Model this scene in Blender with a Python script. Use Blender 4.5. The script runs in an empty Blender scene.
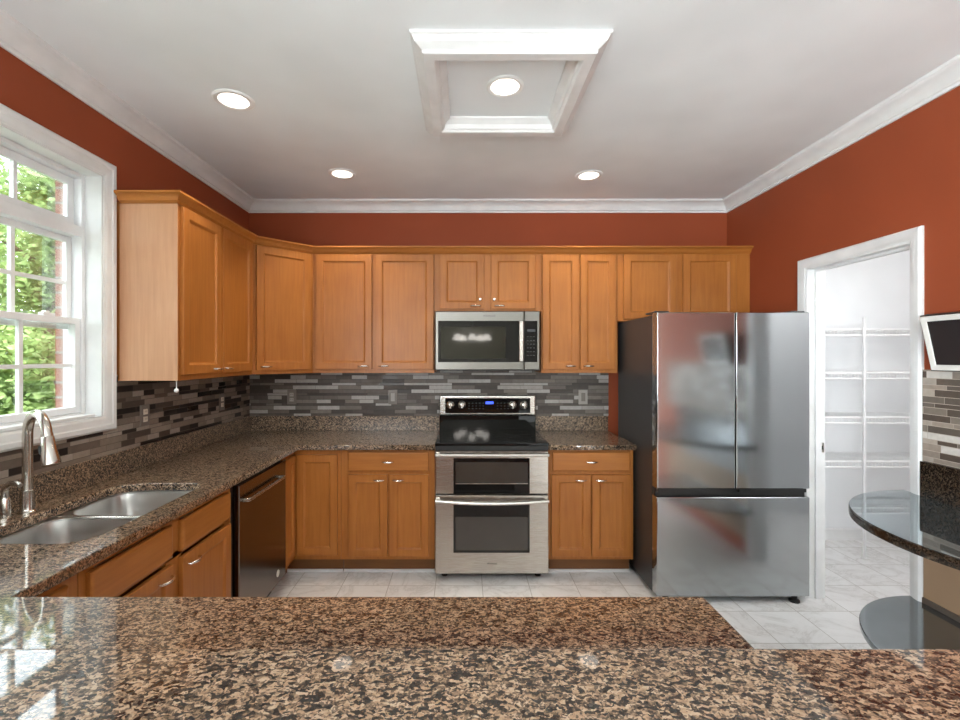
import bpy, bmesh, math, random
from mathutils import Vector, Matrix
random.seed(7)
S = bpy.context.scene
COL = S.collection
pi = math.pi

# ------------------------------------------------------------------ camera, world, lights, exposure
EYE = 1.49
cam_d = bpy.data.cameras.new('camera'); cam = bpy.data.objects.new('camera', cam_d); COL.objects.link(cam)
cam.location = (0, 0, EYE); cam.rotation_euler = (pi/2, 0, 0)
cam_d.sensor_width = 36; cam_d.lens = 465/960*36
cam_d.shift_x = 16/960; cam_d.shift_y = -3/960
cam_d.clip_start = .02
S.camera = cam
S.view_settings.view_transform = 'Standard'; S.view_settings.look = 'None'
S.view_settings.gamma = 1; S.view_settings.use_curve_mapping = False
S.view_settings.exposure = 0.16
try:
    S.cycles.use_denoising = True
except Exception:
    pass
w = bpy.data.worlds.new('sky'); S.world = w; w.use_nodes = True
wn = w.node_tree.nodes; wn['Background'].inputs[0].default_value = (.86, .94, 1, 1)
wn['Background'].inputs[1].default_value = 9.0

def lamp(name, kind, loc, rot, energy, color=(1, 1, 1), **kw):
    d = bpy.data.lights.new(name, kind); d.energy = energy; d.color = color
    for k, v in kw.items(): setattr(d, k, v)
    o = bpy.data.objects.new(name, d); COL.objects.link(o); o.location = loc; o.rotation_euler = rot
    return o
lamp('sun', 'SUN', (6, 2, 12), (0.35, 0.75, 0), 9, (1, .96, .88), angle=.05)
# daylight through the kitchen window; added fill lamp in the unseen rear room
pt = lamp('window_portal', 'AREA', (-1.97, 1.79, 1.78), (0, -pi/2, 0), 1, shape='RECTANGLE', size=1.1, size_y=.8)
pt.data.cycles.is_portal = True
lamp('rear_fill_lamp', 'AREA', (-1.80, -3.5, 1.35), (0, -pi/2, 0), 500, (.87, .95, 1), shape='RECTANGLE', size=1.7, size_y=3.4)
lamp('pantry_bulb', 'POINT', (2.95, 1.85, 2.5), (0, 0, 0), 33, (1, .98, .96), shadow_soft_size=.12)

# ------------------------------------------------------------------ materials
def newmat(name):
    m = bpy.data.materials.new(name); m.use_nodes = True
    nt = m.node_tree
    return m, nt, nt.nodes['Principled BSDF']
def setp(b, **kw):
    names = {'color': 'Base Color', 'rough': 'Roughness', 'metal': 'Metallic', 'ior': 'IOR', 'spec': 'Specular IOR Level',
             'coat': 'Coat Weight', 'coat_rough': 'Coat Roughness', 'emit': 'Emission Color', 'estr': 'Emission Strength', 'trans': 'Transmission Weight'}
    for k, v in kw.items():
        if k in ('color', 'emit') and len(v) == 3: v = (*v, 1)
        b.inputs[names[k]].default_value = v
class G:
    """small node-graph helper"""
    def __init__(s, nt): s.nt = nt
    def n(s, t, **kw):
        x = s.nt.nodes.new(t)
        for k, v in kw.items(): setattr(x, k, v)
        return x
    def put(s, sock, v):
        if isinstance(v, bpy.types.NodeSocket): s.nt.links.new(v, sock)
        elif v is not None: sock.default_value = v
    def m(s, op, a, b=None, c=None):
        x = s.n('ShaderNodeMath', operation=op)
        s.put(x.inputs[0], a)
        if b is not None: s.put(x.inputs[1], b)
        if c is not None: s.put(x.inputs[2], c)
        return x.outputs[0]
    def pos(s): return s.n('ShaderNodeNewGeometry').outputs['Position']
    def sep(s, v):
        x = s.n('ShaderNodeSeparateXYZ'); s.put(x.inputs[0], v); return x.outputs
    def comb(s, a, b, c):
        x = s.n('ShaderNodeCombineXYZ')
        for i, v in enumerate((a, b, c)): s.put(x.inputs[i], v)
        return x.outputs[0]
    def scale(s, v, sc):
        x = s.n('ShaderNodeVectorMath', operation='MULTIPLY'); s.put(x.inputs[0], v); x.inputs[1].default_value = sc; return x.outputs[0]
    def noise(s, v, scale, detail=3, rough=.5, dist=0):
        x = s.n('ShaderNodeTexNoise'); s.put(x.inputs['Vector'], v)
        x.inputs['Scale'].default_value = scale; x.inputs['Detail'].default_value = detail
        x.inputs['Roughness'].default_value = rough; x.inputs['Distortion'].default_value = dist
        return x.outputs
    def vor(s, v, scale, rnd=1):
        x = s.n('ShaderNodeTexVoronoi'); s.put(x.inputs['Vector'], v); x.inputs['Scale'].default_value = scale
        x.inputs['Randomness'].default_value = rnd; return x.outputs
    def white(s, v):
        x = s.n('ShaderNodeTexWhiteNoise'); s.put(x.inputs['Vector'], v); return x.outputs
    def ramp(s, f, stops, interp='LINEAR'):
        x = s.n('ShaderNodeValToRGB'); x.color_ramp.interpolation = interp
        e = x.color_ramp.elements
        while len(e) < len(stops): e.new(.5)
        for i, (p, c) in enumerate(stops):
            e[i].position = p; e[i].color = (*c, 1) if len(c) == 3 else c
        s.put(x.inputs[0], f); return x.outputs[0]
    def mix(s, f, a, b, mode='MIX'):
        x = s.n('ShaderNodeMix', data_type='RGBA', blend_type=mode)
        s.put(x.inputs[0], f)
        for sock, v in ((x.inputs[6], a), (x.inputs[7], b)):
            s.put(sock, (*v, 1) if isinstance(v, tuple) and len(v) == 3 else v)
        return x.outputs[2]
    def bump(s, h, strength, dist=.01):
        x = s.n('ShaderNodeBump'); s.put(x.inputs['Height'], h); x.inputs['Strength'].default_value = strength; x.inputs['Distance'].default_value = dist
        return x.outputs[0]
def plain(name, color, rough=.5, **kw):
    m, nt, b = newmat(name); setp(b, color=color, rough=rough, **kw)
    g = G(nt)   # faint procedural variation so that no surface is dead flat
    f = g.noise(g.pos(), 9, 2)[0]
    c2 = tuple(min(1, x*1.05) for x in color[:3]); c1 = tuple(x*.95 for x in color[:3])
    nt.links.new(g.ramp(f, [(.3, c1), (.7, c2)]), b.inputs['Base Color'])
    return m

def wood(name, dark, light, axis):
    m, nt, b = newmat(name); g = G(nt)
    sc = {'z': (1, 1, .06), 'x': (.06, 1, 1), 'y': (1, .06, 1)}[axis]
    p = g.scale(g.pos(), sc)
    f = g.noise(p, 55, 4, .6, .3)[0]
    f2 = g.noise(g.pos(), 3.0, 3, .5)[0]
    ff = g.m('ADD', g.m('MULTIPLY', f, .55), g.m('MULTIPLY', f2, .45))
    nt.links.new(g.ramp(ff, [(.32, dark), (.68, light)]), b.inputs['Base Color'])
    setp(b, rough=.44, coat=.12, coat_rough=.25, spec=.35)
    return m
WD, WL = (.345, .115, .020), (.465, .172, .034)
WOOD = wood('maple_upright', WD, WL, 'z'); WOODX = wood('maple_along_wall', WD, WL, 'x'); WOODY = wood('maple_along_side', WD, WL, 'y')
WOODLIT = wood('maple_window_lit', (.50, .25, .13), (.62, .34, .19), 'z')  # same maple, with the window's daylight put into a paler colour
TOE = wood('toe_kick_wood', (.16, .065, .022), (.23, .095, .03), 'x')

def granite(name, rough=.1, ior=1.5, tone=1.0, scale=1.4, coat=0):
    m, nt, b = newmat(name); g = G(nt); p = g.pos()
    d = g.noise(p, 60*scale, 2, .5)
    warp = g.n('ShaderNodeVectorMath', operation='MULTIPLY_ADD'); g.put(warp.inputs[0], d[1]); warp.inputs[1].default_value = (.012, .012, .012); g.put(warp.inputs[2], p)
    q = warp.outputs[0]
    q2 = g.scale(q, (1, 1.7, 1.3))
    v = g.vor(q2, 105*scale)
    rnd = g.sep(v['Color'])[0]
    big = g.noise(p, 26*scale, 3, .6)[0]
    fine = g.noise(p, 190*scale, 3, .65)[0]
    f = g.m('ADD', g.m('MULTIPLY', rnd, .42), g.m('ADD', g.m('MULTIPLY', big, .34), g.m('MULTIPLY', fine, .36)))
    t = tone
    col = g.ramp(f, [(.42, (.012*t, .010*t, .008*t)), (.485, (.055*t, .038*t, .026*t)), (.555, (.20*t, .135*t, .086*t)), (.64, (.375*t, .246*t, .153*t)), (.80, (.50*t, .375*t, .262*t))])
    v2 = g.vor(q, 260*scale)
    sp = g.ramp(g.sep(v2['Color'])[1], [(.72, (0, 0, 0)), (.76, (1, 1, 1))])
    col = g.mix(g.m('MULTIPLY', sp, .75), col, (.03*t, .024*t, .02*t))
    nt.links.new(col, b.inputs['Base Color']); setp(b, rough=rough, ior=ior, coat=coat, coat_rough=.035)
    if coat: setp(b, spec=.12); b.inputs['Coat IOR'].default_value = 1.75
    return m
GRAN = granite('polished_granite', .34, 1.5, coat=1)
GRANB = granite('granite_backsplash', .3, 1.5)
GRAND = granite('dark_granite', .06, 2.3, .16, 1.3)

def mosaic(name, ax, cols, mort, seed):
    m, nt, b = newmat(name); g = G(nt); P = g.sep(g.pos())
    u, v = P[ax], P[2]
    per, a, c = .0820, .032, .052
    k = g.m('FLOOR', g.m('DIVIDE', v, per)); f = g.m('SUBTRACT', v, g.m('MULTIPLY', k, per))
    ra = g.m('GREATER_THAN', f, a); rc = g.m('GREATER_THAN', f, c)
    row = g.m('ADD', g.m('MULTIPLY', k, 3), g.m('ADD', ra, rc))
    wr = g.sep(g.white(g.comb(row, seed, 1.7))['Color'])
    L = g.m('ADD', .085, g.m('MULTIPLY', wr[0], .11))
    off = g.m('MULTIPLY', wr[1], 3)
    cc = g.m('DIVIDE', g.m('ADD', u, off), L); ci = g.m('FLOOR', cc); cf = g.m('MULTIPLY', g.m('SUBTRACT', cc, ci), L)
    h = .0013
    mv = g.m('LESS_THAN', cf, h*1.3)
    def near(x): return g.m('LESS_THAN', g.m('ABSOLUTE', g.m('SUBTRACT', f, x)), h)
    mh = g.m('MAXIMUM', g.m('MAXIMUM', near(0.0), near(per)), g.m('MAXIMUM', near(a), near(c)))
    mo = g.m('MAXIMUM', mv, mh)
    tw = g.white(g.comb(row, ci, seed))
    n = len(cols); col = g.ramp(g.sep(tw['Color'])[0], [(i/n, x) for i, x in enumerate(cols)], 'CONSTANT')
    st = g.noise(g.pos(), 45, 3)[0]
    col = g.mix(.35, col, g.mix(1, col, g.ramp(st, [(.3, (.55, .55, .55)), (.7, (1, 1, 1))]), 'MULTIPLY'))
    nt.links.new(g.mix(mo, col, mort), b.inputs['Base Color'])
    nt.links.new(g.m('ADD', .25, g.m('ADD', g.m('MULTIPLY', g.sep(tw['Color'])[1], .3), g.m('MULTIPLY', mo, .5))), b.inputs['Roughness'])
    nt.links.new(g.bump(g.m('SUBTRACT', 1, mo), .5, .002), b.inputs['Normal']); setp(b, spec=.25)
    return m
TILES = [(.10, .082, .07), (.17, .145, .125), (.085, .07, .06), (.24, .205, .175), (.145, .12, .10), (.52, .49, .46), (.11, .09, .078), (.42, .38, .345), (.18, .15, .13), (.48, .45, .42), (.21, .18, .155), (.125, .105, .09)]
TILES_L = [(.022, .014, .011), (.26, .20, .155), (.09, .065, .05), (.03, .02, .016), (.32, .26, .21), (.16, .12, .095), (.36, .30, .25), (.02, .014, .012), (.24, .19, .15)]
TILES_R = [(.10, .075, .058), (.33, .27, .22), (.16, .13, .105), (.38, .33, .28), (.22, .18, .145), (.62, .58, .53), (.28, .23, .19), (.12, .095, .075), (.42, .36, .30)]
MOS_B = mosaic('mosaic_tile_back', 0, TILES, (.09, .082, .075), 3.1)
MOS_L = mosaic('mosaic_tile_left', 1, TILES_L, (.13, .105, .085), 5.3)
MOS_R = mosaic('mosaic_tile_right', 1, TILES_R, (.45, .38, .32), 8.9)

def wallpaint(name, c, rough):
    m, nt, b = newmat(name); g = G(nt)
    f = g.noise(g.pos(), 2.0, 2)[0]
    nt.links.new(g.ramp(f, [(.3, tuple(x*.95 for x in c)), (.7, tuple(x*1.05 for x in c))]), b.inputs['Base Color'])
    nt.links.new(g.bump(g.noise(g.pos(), 260, 2)[0], .06, .002), b.inputs['Normal'])
    setp(b, rough=rough, spec=.2); return m
RED = wallpaint('terracotta_paint', (.31, .068, .026), .6)
CEIL = wallpaint('ceiling_paint', (.85, .88, .89), .8)
PANTRY = wallpaint('pantry_paint', (.82, .83, .84), .6)
BEIGE = wallpaint('rear_room_paint', (.55, .53, .50), .6)
TAN = wallpaint('rear_wall_paint', (.17, .15, .125), .6)
TRIM = plain('white_trim_paint', (.77, .77, .765), .4)
VINYL = plain('white_vinyl', (.82, .83, .84), .35)
WAINS = wallpaint('beige_panel_paint', (.36, .24, .15), .4)
GREYBAND = plain('grey_band', (.22, .22, .22), .35)

def floor_mat():
    m, nt, b = newmat('marble_floor_tile'); g = G(nt); p = g.pos(); P = g.sep(p)
    T = .305
    cu = g.m('DIVIDE', g.m('ADD', P[0], .491+T*20), T); cv = g.m('DIVIDE', g.m('ADD', P[1], 20*T+.02), T)
    iu, iv = g.m('FLOOR', cu), g.m('FLOOR', cv)
    fu, fv = g.m('SUBTRACT', cu, iu), g.m('SUBTRACT', cv, iv)
    e = .0075
    mo = g.m('MAXIMUM', g.m('MAXIMUM', g.m('LESS_THAN', fu, e), g.m('GREATER_THAN', fu, 1-e)), g.m('MAXIMUM', g.m('LESS_THAN', fv, e), g.m('GREATER_THAN', fv, 1-e)))
    rnd = g.white(g.comb(iu, iv, 2.0))['Color']
    off = g.n('ShaderNodeVectorMath', operation='MULTIPLY_ADD'); g.put(off.inputs[0], rnd); off.inputs[1].default_value = (4, 4, 4); g.put(off.inputs[2], p)
    n1 = g.noise(off.outputs[0], 3.2, 6, .66, 1.0)[0]
    vein = g.m('ABSOLUTE', g.m('SUBTRACT', n1, .5))
    col = g.ramp(vein, [(0, (.70, .685, .67)), (.02, (.80, .79, .78)), (.10, (.87, .865, .86))])
    cl = g.noise(off.outputs[0], 2.2, 3)[0]
    col = g.mix(.5, col, g.mix(1, col, g.ramp(cl, [(.3, (.86, .84, .82)), (.7, (1, 1, 1))]), 'MULTIPLY'))
    nt.links.new(g.mix(mo, col, (.50, .47, .44)), b.inputs['Base Color'])
    setp(b, rough=.26); return m
FLOOR = floor_mat()

def steel(name, c, rough, axis, amt=.03):
    m, nt, b = newmat(name); g = G(nt)
    sc = {'x': (.01, 1, 1), 'z': (1, 1, .01), 'y': (1, .01, 1)}[axis]
    f = g.noise(g.scale(g.pos(), sc), 1100, 1)[0]
    nt.links.new(g.m('ADD', rough-amt/2, g.m('MULTIPLY', f, amt)), b.inputs['Roughness'])
    nt.links.new(g.ramp(f, [(.3, tuple(x*.97 for x in c)), (.7, c)]), b.inputs['Base Color'])
    setp(b, metal=1); return m
STEEL = steel('brushed_steel', (.55, .515, .47), .27, 'x')
MSTEEL = steel('microwave_steel', (.19, .18, .163), .30, 'x')
FRIDGE = steel('refrigerator_steel', (.44, .46, .47), .14, 'z', .04)
DWSTEEL = steel('black_stainless', (.20, .165, .14), .2, 'y')
SINKST = steel('sink_steel', (.62, .61, .59), .30, 'y')
NICKEL = steel('satin_nickel', (.75, .71, .65), .22, 'z')
CHROME = steel('faucet_nickel', (.62, .58, .53), .2, 'z', .03)
SIDEG = plain('appliance_grey_side', (.04, .038, .038), .38)
BGLASS = plain('black_glass', (.008, .008, .008), .04, ior=1.45)
COOKT = plain('ceramic_cooktop', (.007, .007, .007), .06, ior=1.36)
WINGL = plain('oven_window_glass', (.05, .045, .04), .06, ior=1.7)
BLACK = plain('black_plastic', (.014, .014, .014), .4)
CREAM = plain('cream_plastic', (.72, .66, .56), .35)
TAUPE = plain('taupe_plate', (.20, .17, .145), .35)
TAUPEL = plain('grey_rocker', (.42, .38, .34), .35)
WHITEP = plain('white_plastic', (.85, .85, .84), .4)
WIREM = plain('white_coated_wire', (.86, .86, .86), .35)
SILVER = plain('silver_bezel', (.72, .70, .66), .35)
SCREEN = plain('dark_screen', (.03, .024, .024), .12)
PRINT = plain('pale_print', (.75, .75, .72), .5)
GREYPRINT = plain('grey_print', (.12, .12, .12), .5)
DISC = plain('smoked_shelf_top', (.24, .265, .28), .09, metal=.85)
TOPG = plain('table_glass_top', (.31, .365, .39), .03, metal=.9)
RUBBER = plain('rubber', (.02, .02, .02), .7)
def emitter(name, c, s):
    m, nt, b = newmat(name); setp(b, color=c, emit=c, estr=s, rough=.4); return m
LENS = emitter('lamp_lens', (1, .93, .82), 2.2)
SHADE = emitter('lit_glass_shade', (1, .94, .86), 20)
DISPLAY = emitter('blue_display', (.05, .12, 1), .9)
def glass():
    m = bpy.data.materials.new('window_pane_glass'); m.use_nodes = True; nt = m.node_tree
    nt.nodes.remove(nt.nodes['Principled BSDF']); g = G(nt)
    t = g.n('ShaderNodeBsdfTransparent'); t.inputs[0].default_value = (.95, .97, .96, 1)
    gl = g.n('ShaderNodeBsdfGlossy'); gl.inputs['Roughness'].default_value = .02
    fr = g.n('ShaderNodeFresnel'); fr.inputs[0].default_value = 1.35
    mx = g.n('ShaderNodeMixShader'); nt.links.new(g.m('MULTIPLY', fr.outputs[0], .5), mx.inputs[0])
    nt.links.new(t.outputs[0], mx.inputs[1]); nt.links.new(gl.outputs[0], mx.inputs[2])
    nt.links.new(mx.outputs[0], nt.nodes['Material Output'].inputs[0]); return m
GLASS = glass()
def leafmat():
    m, nt, b = newmat('leaf'); g = G(nt)
    f = g.noise(g.pos(), 2.6, 4, .65)[0]
    c = g.ramp(f, [(.3, (.10, .16, .045)), (.5, (.22, .31, .10)), (.7, (.36, .44, .19))])
    nt.links.new(c, b.inputs['Base Color']); setp(b, rough=.55)
    tr = g.n('ShaderNodeBsdfTranslucent'); nt.links.new(c, tr.inputs[0])
    mx = g.n('ShaderNodeMixShader'); mx.inputs[0].default_value = .4
    nt.links.new(b.outputs[0], mx.inputs[1]); nt.links.new(tr.outputs[0], mx.inputs[2])
    nt.links.new(mx.outputs[0], nt.nodes['Material Output'].inputs[0]); return m
LEAF = leafmat(); BARK = plain('bark', (.12, .085, .06), .9); LAWN = plain('lawn', (.10, .15, .05), .9)
def brick():
    m, nt, b = newmat('red_brick'); g = G(nt); P = g.sep(g.pos())
    x = g.n('ShaderNodeTexBrick'); nt.links.new(g.comb(g.m('ADD', P[0], P[1]), P[2], 0), x.inputs['Vector'])
    x.inputs['Color1'].default_value = (.23, .06, .032, 1); x.inputs['Color2'].default_value = (.29, .10, .06, 1); x.inputs['Mortar'].default_value = (.24, .22, .20, 1)
    x.inputs['Scale'].default_value = 1; x.inputs['Mortar Size'].default_value = .006; x.inputs['Brick Width'].default_value = .215; x.inputs['Row Height'].default_value = .072
    nt.links.new(x.outputs[0], b.inputs['Base Color']); setp(b, rough=.85); return m
BRICK = brick()

# ------------------------------------------------------------------ geometry helpers (all coordinates are world metres)
class Fr:
    """frame on a vertical face: u runs along the face, d out of it, z up"""
    def __init__(s, o, u, n): s.o, s.u, s.n = Vector((*o, 0)), Vector((*u, 0)), Vector((*n, 0))
    def P(s, u, d, z): return s.o + s.u*u + s.n*d + Vector((0, 0, z))
WORLD = Fr((0, 0), (1, 0), (0, 1))
def B(): return bmesh.new()
def box(bm, u0, u1, d0, d1, z0, z1, fr=WORLD):
    vs = [bm.verts.new(fr.P(u, d, z)) for z in (z0, z1) for d in (d0, d1) for u in (u0, u1)]
    for f in ((0, 2, 3, 1), (4, 5, 7, 6), (0, 1, 5, 4), (2, 6, 7, 3), (0, 4, 6, 2), (1, 3, 7, 5)):
        bm.faces.new([vs[i] for i in f])
def loft(bm, loops, cap0=True, cap1=True, closed=True):
    L = [[bm.verts.new(p) for p in lp] for lp in loops]
    n = len(L[0])
    for a, b in zip(L, L[1:]):
        for i in range(n if closed else n-1):
            j = (i+1) % n
            bm.faces.new((a[i], a[j], b[j], b[i]))
    if cap0: bm.faces.new(L[0][::-1])
    if cap1: bm.faces.new(L[-1])
def rings(bm, fr, u0, u1, z0, z1, prof, cap0=True, cap1=True):
    """nested rectangles: prof = [(inset, d), ...]"""
    loft(bm, [[fr.P(u0+i, d, z0+i), fr.P(u1-i, d, z0+i), fr.P(u1-i, d, z1-i), fr.P(u0+i, d, z1-i)] for i, d in prof], cap0, cap1)
def frame_box(bm, fr, u0, u1, z0, z1, wdt, d0, d1):
    """a rectangular frame with square section"""
    rings(bm, fr, u0, u1, z0, z1, [(wdt, d0), (0, d0), (0, d1), (wdt, d1), (wdt, d0)], False, False)
def prism(bm, pts, z0, z1):
    loft(bm, [[Vector((x, y, z)) for x, y in pts] for z in (z0, z1)])
def tube(bm, pts, r, n=12, cap=True):
    pts = [Vector(p) for p in pts]; rs = r if isinstance(r, (list, tuple)) else [r]*len(pts)
    loops = []; up = None
    for i, p in enumerate(pts):
        t = (pts[min(i+1, len(pts)-1)] - pts[max(i-1, 0)]).normalized()
        if up is None: up = t.orthogonal().normalized()
        up = (up - t*up.dot(t)).normalized(); sd = t.cross(up)
        loops.append([p + (up*math.cos(2*pi*k/n) + sd*math.sin(2*pi*k/n))*rs[i] for k in range(n)])
    loft(bm, loops, cap, cap)
def lathe(bm, c, prof, n=28, axis='z', cap0=True, cap1=True):
    c = Vector(c); loops = []
    for r, h in prof:
        lp = []
        for k in range(n):
            a = 2*pi*k/n; x, y = r*math.cos(a), r*math.sin(a)
            lp.append(c + {'z': Vector((x, y, h)), 'y': Vector((x, h, y)), 'x': Vector((h, x, y))}[axis])
        loops.append(lp)
    loft(bm, loops, cap0, cap1)
def sweep(bm, path, prof, side=1, caps=True):
    """profile (d, z) swept along a mitred 2-D path; d is measured to the left of travel (side=1)"""
    P = [Vector(p) for p in path]; nn = []
    for a, b in zip(P, P[1:]):
        t = (b-a).normalized(); nn.append(Vector((-t.y, t.x))*side)
    loops = []
    for i, p in enumerate(P):
        if i == 0: o = nn[0]
        elif i == len(P)-1: o = nn[-1]
        else: o = (nn[i-1]+nn[i])/(1+nn[i-1].dot(nn[i]))
        loops.append([Vector((p.x+o.x*d, p.y+o.y*d, z)) for d, z in prof])
    loft(bm, loops, caps, caps)
def rrect(x0, x1, y0, y1, r, n=8):
    rs = r if isinstance(r, (list, tuple)) else [r]*4
    out = []
    for (cx, cy, a0, rr) in ((x1-rs[0], y0+rs[0], -pi/2, rs[0]), (x1-rs[1], y1-rs[1], 0, rs[1]), (x0+rs[2], y1-rs[2], pi/2, rs[2]), (x0+rs[3], y0+rs[3], pi, rs[3])):
        for k in range(n+1):
            a = a0 + pi/2*k/n; out.append((cx+rr*math.cos(a), cy+rr*math.sin(a)))
    return out
def slab(name, polys, z0, z1, bev, mat, parent=None):
    """flat polygon with holes, extruded and softly bevelled"""
    cu = bpy.data.curves.new('outline', 'CURVE'); cu.dimensions = '2D'; cu.fill_mode = 'BOTH'
    cu.extrude = (z1-z0)/2-bev; cu.bevel_depth = bev; cu.bevel_resolution = 2; cu.offset = -bev
    for pts in polys:
        sp = cu.splines.new('POLY'); sp.points.add(len(pts)-1); sp.use_cyclic_u = True
        for q, (x, y) in zip(sp.points, pts): q.co = (x, y, 0, 1)
    t = bpy.data.objects.new('outline', cu); COL.objects.link(t); t.location = (0, 0, 0)
    bpy.context.view_layer.update()
    me = bpy.data.meshes.new_from_object(t.evaluated_get(bpy.context.evaluated_depsgraph_get()))
    bpy.data.objects.remove(t); bm = B(); bm.from_mesh(me); bpy.data.meshes.remove(me)
    bmesh.ops.translate(bm, verts=bm.verts, vec=(0, 0, (z0+z1)/2))
    bmesh.ops.remove_doubles(bm, verts=bm.verts, dist=1e-5)
    return obj(name, bm, mat, parent)
def wloc(o):
    v = Vector((0, 0, 0))
    while o: v += o.location; o = o.parent
    return v
def obj(name, bm, mat, parent=None, smooth=False, bevel=0, base=None):
    bmesh.ops.recalc_face_normals(bm, faces=bm.faces)
    off = wloc(parent) if parent else Vector(base or (0, 0, 0))
    bmesh.ops.translate(bm, verts=bm.verts, vec=-off)
    me = bpy.data.meshes.new(name); bm.to_mesh(me); bm.free(); me.materials.append(mat)
    o = bpy.data.objects.new(name, me); COL.objects.link(o)
    if parent: o.parent = parent
    else: o.location = off
    if smooth:
        for p in me.polygons: p.use_smooth = True
        try: me.set_sharp_from_angle(angle=math.radians(38))
        except Exception: pass
    if bevel:
        md = o.modifiers.new('bevel', 'BEVEL'); md.width = bevel; md.segments = 2; md.limit_method = 'ANGLE'; md.angle_limit = .6
    return o
def thing(name, label, cat, loc, group=None):
    o = bpy.data.objects.new(name, None); COL.objects.link(o); o.location = loc; o.empty_display_size = .1
    o['label'] = label; o['category'] = cat
    if group: o['group'] = group
    return o
def tag(o, label, cat, group=None):
    o['label'] = label; o['category'] = cat
    if group: o['group'] = group
    return o
def struct(name, bm, mat, parent=None, **kw):
    o = obj(name, bm, mat, parent, **kw)
    if not parent: o['kind'] = 'structure'
    return o
def copy_tree(o, parent=None):
    c = o.copy(); COL.objects.link(c); c.parent = parent
    for ch in list(o.children): copy_tree(ch, c)
    return c
def text(name, s, size, loc, rot, mat, parent):
    cu = bpy.data.curves.new('lettering', 'FONT'); cu.body = s; cu.size = size; cu.align_x = 'CENTER'; cu.align_y = 'CENTER'; cu.extrude = .0004
    t = bpy.data.objects.new('lettering', cu); COL.objects.link(t)
    t.rotation_euler = rot; t.location = loc; bpy.context.view_layer.update()
    me = bpy.data.meshes.new_from_object(t.evaluated_get(bpy.context.evaluated_depsgraph_get())); mw = t.matrix_world.copy()
    bpy.data.objects.remove(t); bm = B(); bm.from_mesh(me); bpy.data.meshes.remove(me)
    bmesh.ops.transform(bm, matrix=mw, verts=bm.verts)
    return obj(name, bm, mat, parent)

# ------------------------------------------------------------------ the room
LX, RX, BY, CZ = -1.734, 2.121, 3.75, 2.74
RB = -5.6                                     # rear wall of the open room behind the camera
bm = B(); box(bm, -1.84, 4.0, RB-.1, 3.9, -.05, 0); struct('floor', bm, FLOOR)
bm = B(); box(bm, -1.99, 4.0, RB-.1, 3.9, CZ, CZ+.08); struct('ceiling', bm, CEIL)
bm = B(); box(bm, -1.84, RX+.02, BY, BY+.1, 0, CZ); struct('wall_back', bm, RED)
WY0, WY1, WZ0, WZ1 = 1.36, 2.221, 1.203, 2.357     # kitchen window opening
bm = B(); w0, w1 = LX-.10, LX
for (y0, y1, z0, z1) in ((0, WY0, 0, CZ), (WY1, BY, 0, CZ), (WY0, WY1, 0, WZ0), (WY0, WY1, WZ1, CZ)):
    box(bm, w0, w1, y0, y1, z0, z1)
struct('wall_left', bm, RED)
bm = B()
for (y0, y1, z0, z1) in ((RB, -5.2, 0, CZ), (-5.2, -1.8, 0, .5), (-5.2, -1.8, 2.2, CZ), (-1.8, 0, 0, CZ)): box(bm, w0, w1, y0, y1, z0, z1)  # opening added to hold the rear fill lamp
struct('wall_left_rear', bm, BEIGE)
bm = B(); e0, e1 = -1.966, -1.8985
box(bm, e0, e1, WY1+.016, 4.2, -.1, 2.735); box(bm, e0, e1, -.2, WY0-.016, -.1, 2.735)
box(bm, e0, e1, WY0-.016, WY1+.016, -.1, WZ0-.016); box(bm, e0, e1, WY0-.016, WY1+.016, WZ1+.016, 2.735)
struct('wall_exterior', bm, BRICK)
DY0, DY1, DZ = 2.197, 2.885, 2.042                   # pantry door opening
bm = B()
for (y0, y1, z0, z1) in ((0, DY0, 0, CZ), (DY1, BY, 0, CZ), (DY0, DY1, DZ, CZ)): box(bm, RX, RX+.106, y0, y1, z0, z1)
struct('wall_right', bm, RED)
bm = B(); box(bm, RX, RX+.106, RB, 0, 0, CZ); struct('wall_right_rear', bm, BEIGE)
bm = B()
box(bm, -1.834, RX+.1, RB-.1, RB, 0, CZ)
struct('wall_rear', bm, TAN)
PX0, PX1, PY0, PY1 = RX+.106, 3.9, 1.2, 3.79
bm = B(); box(bm, PX0, PX1+.1, PY1, PY1+.1, 0, CZ); struct('wall_pantry_back', bm, PANTRY)
bm = B(); box(bm, PX1, PX1+.1, PY0, PY1, 0, CZ); struct('wall_pantry_right', bm, PANTRY)
bm = B(); box(bm, PX0, PX1+.1, PY0-.1, PY0, 0, CZ); struct('wall_pantry_front', bm, PANTRY)
bm = B(); box(bm, PX0, PX0+.012, DY1+.10, PY1, 0, CZ); box(bm, PX0, PX0+.012, PY0, DY0-.1, 0, CZ); struct('wall_pantry_left', bm, PANTRY)
prof = [(0, 0), (.014, 0), (.014, .085), (.008, .095), (0, .095)]
bm = B(); sweep(bm, [(PX0+.014, PY1), (PX1, PY1), (PX1, PY0)], prof, -1); struct('baseboard_pantry', bm, TRIM, bevel=.002)
# ceiling crown
crown = [(0, 2.651), (.010, 2.651), (.012, 2.664), (.020, 2.668), (.026, 2.690), (.040, 2.706), (.058, 2.716), (.066, 2.722), (.074, 2.726), (.076, CZ), (0, CZ)]
bm = B(); sweep(bm, [(LX, -2.6), (LX, BY), (RX, BY), (RX, -2.6)], crown, -1); struct('trim_1', bm, TRIM, smooth=True)

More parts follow.
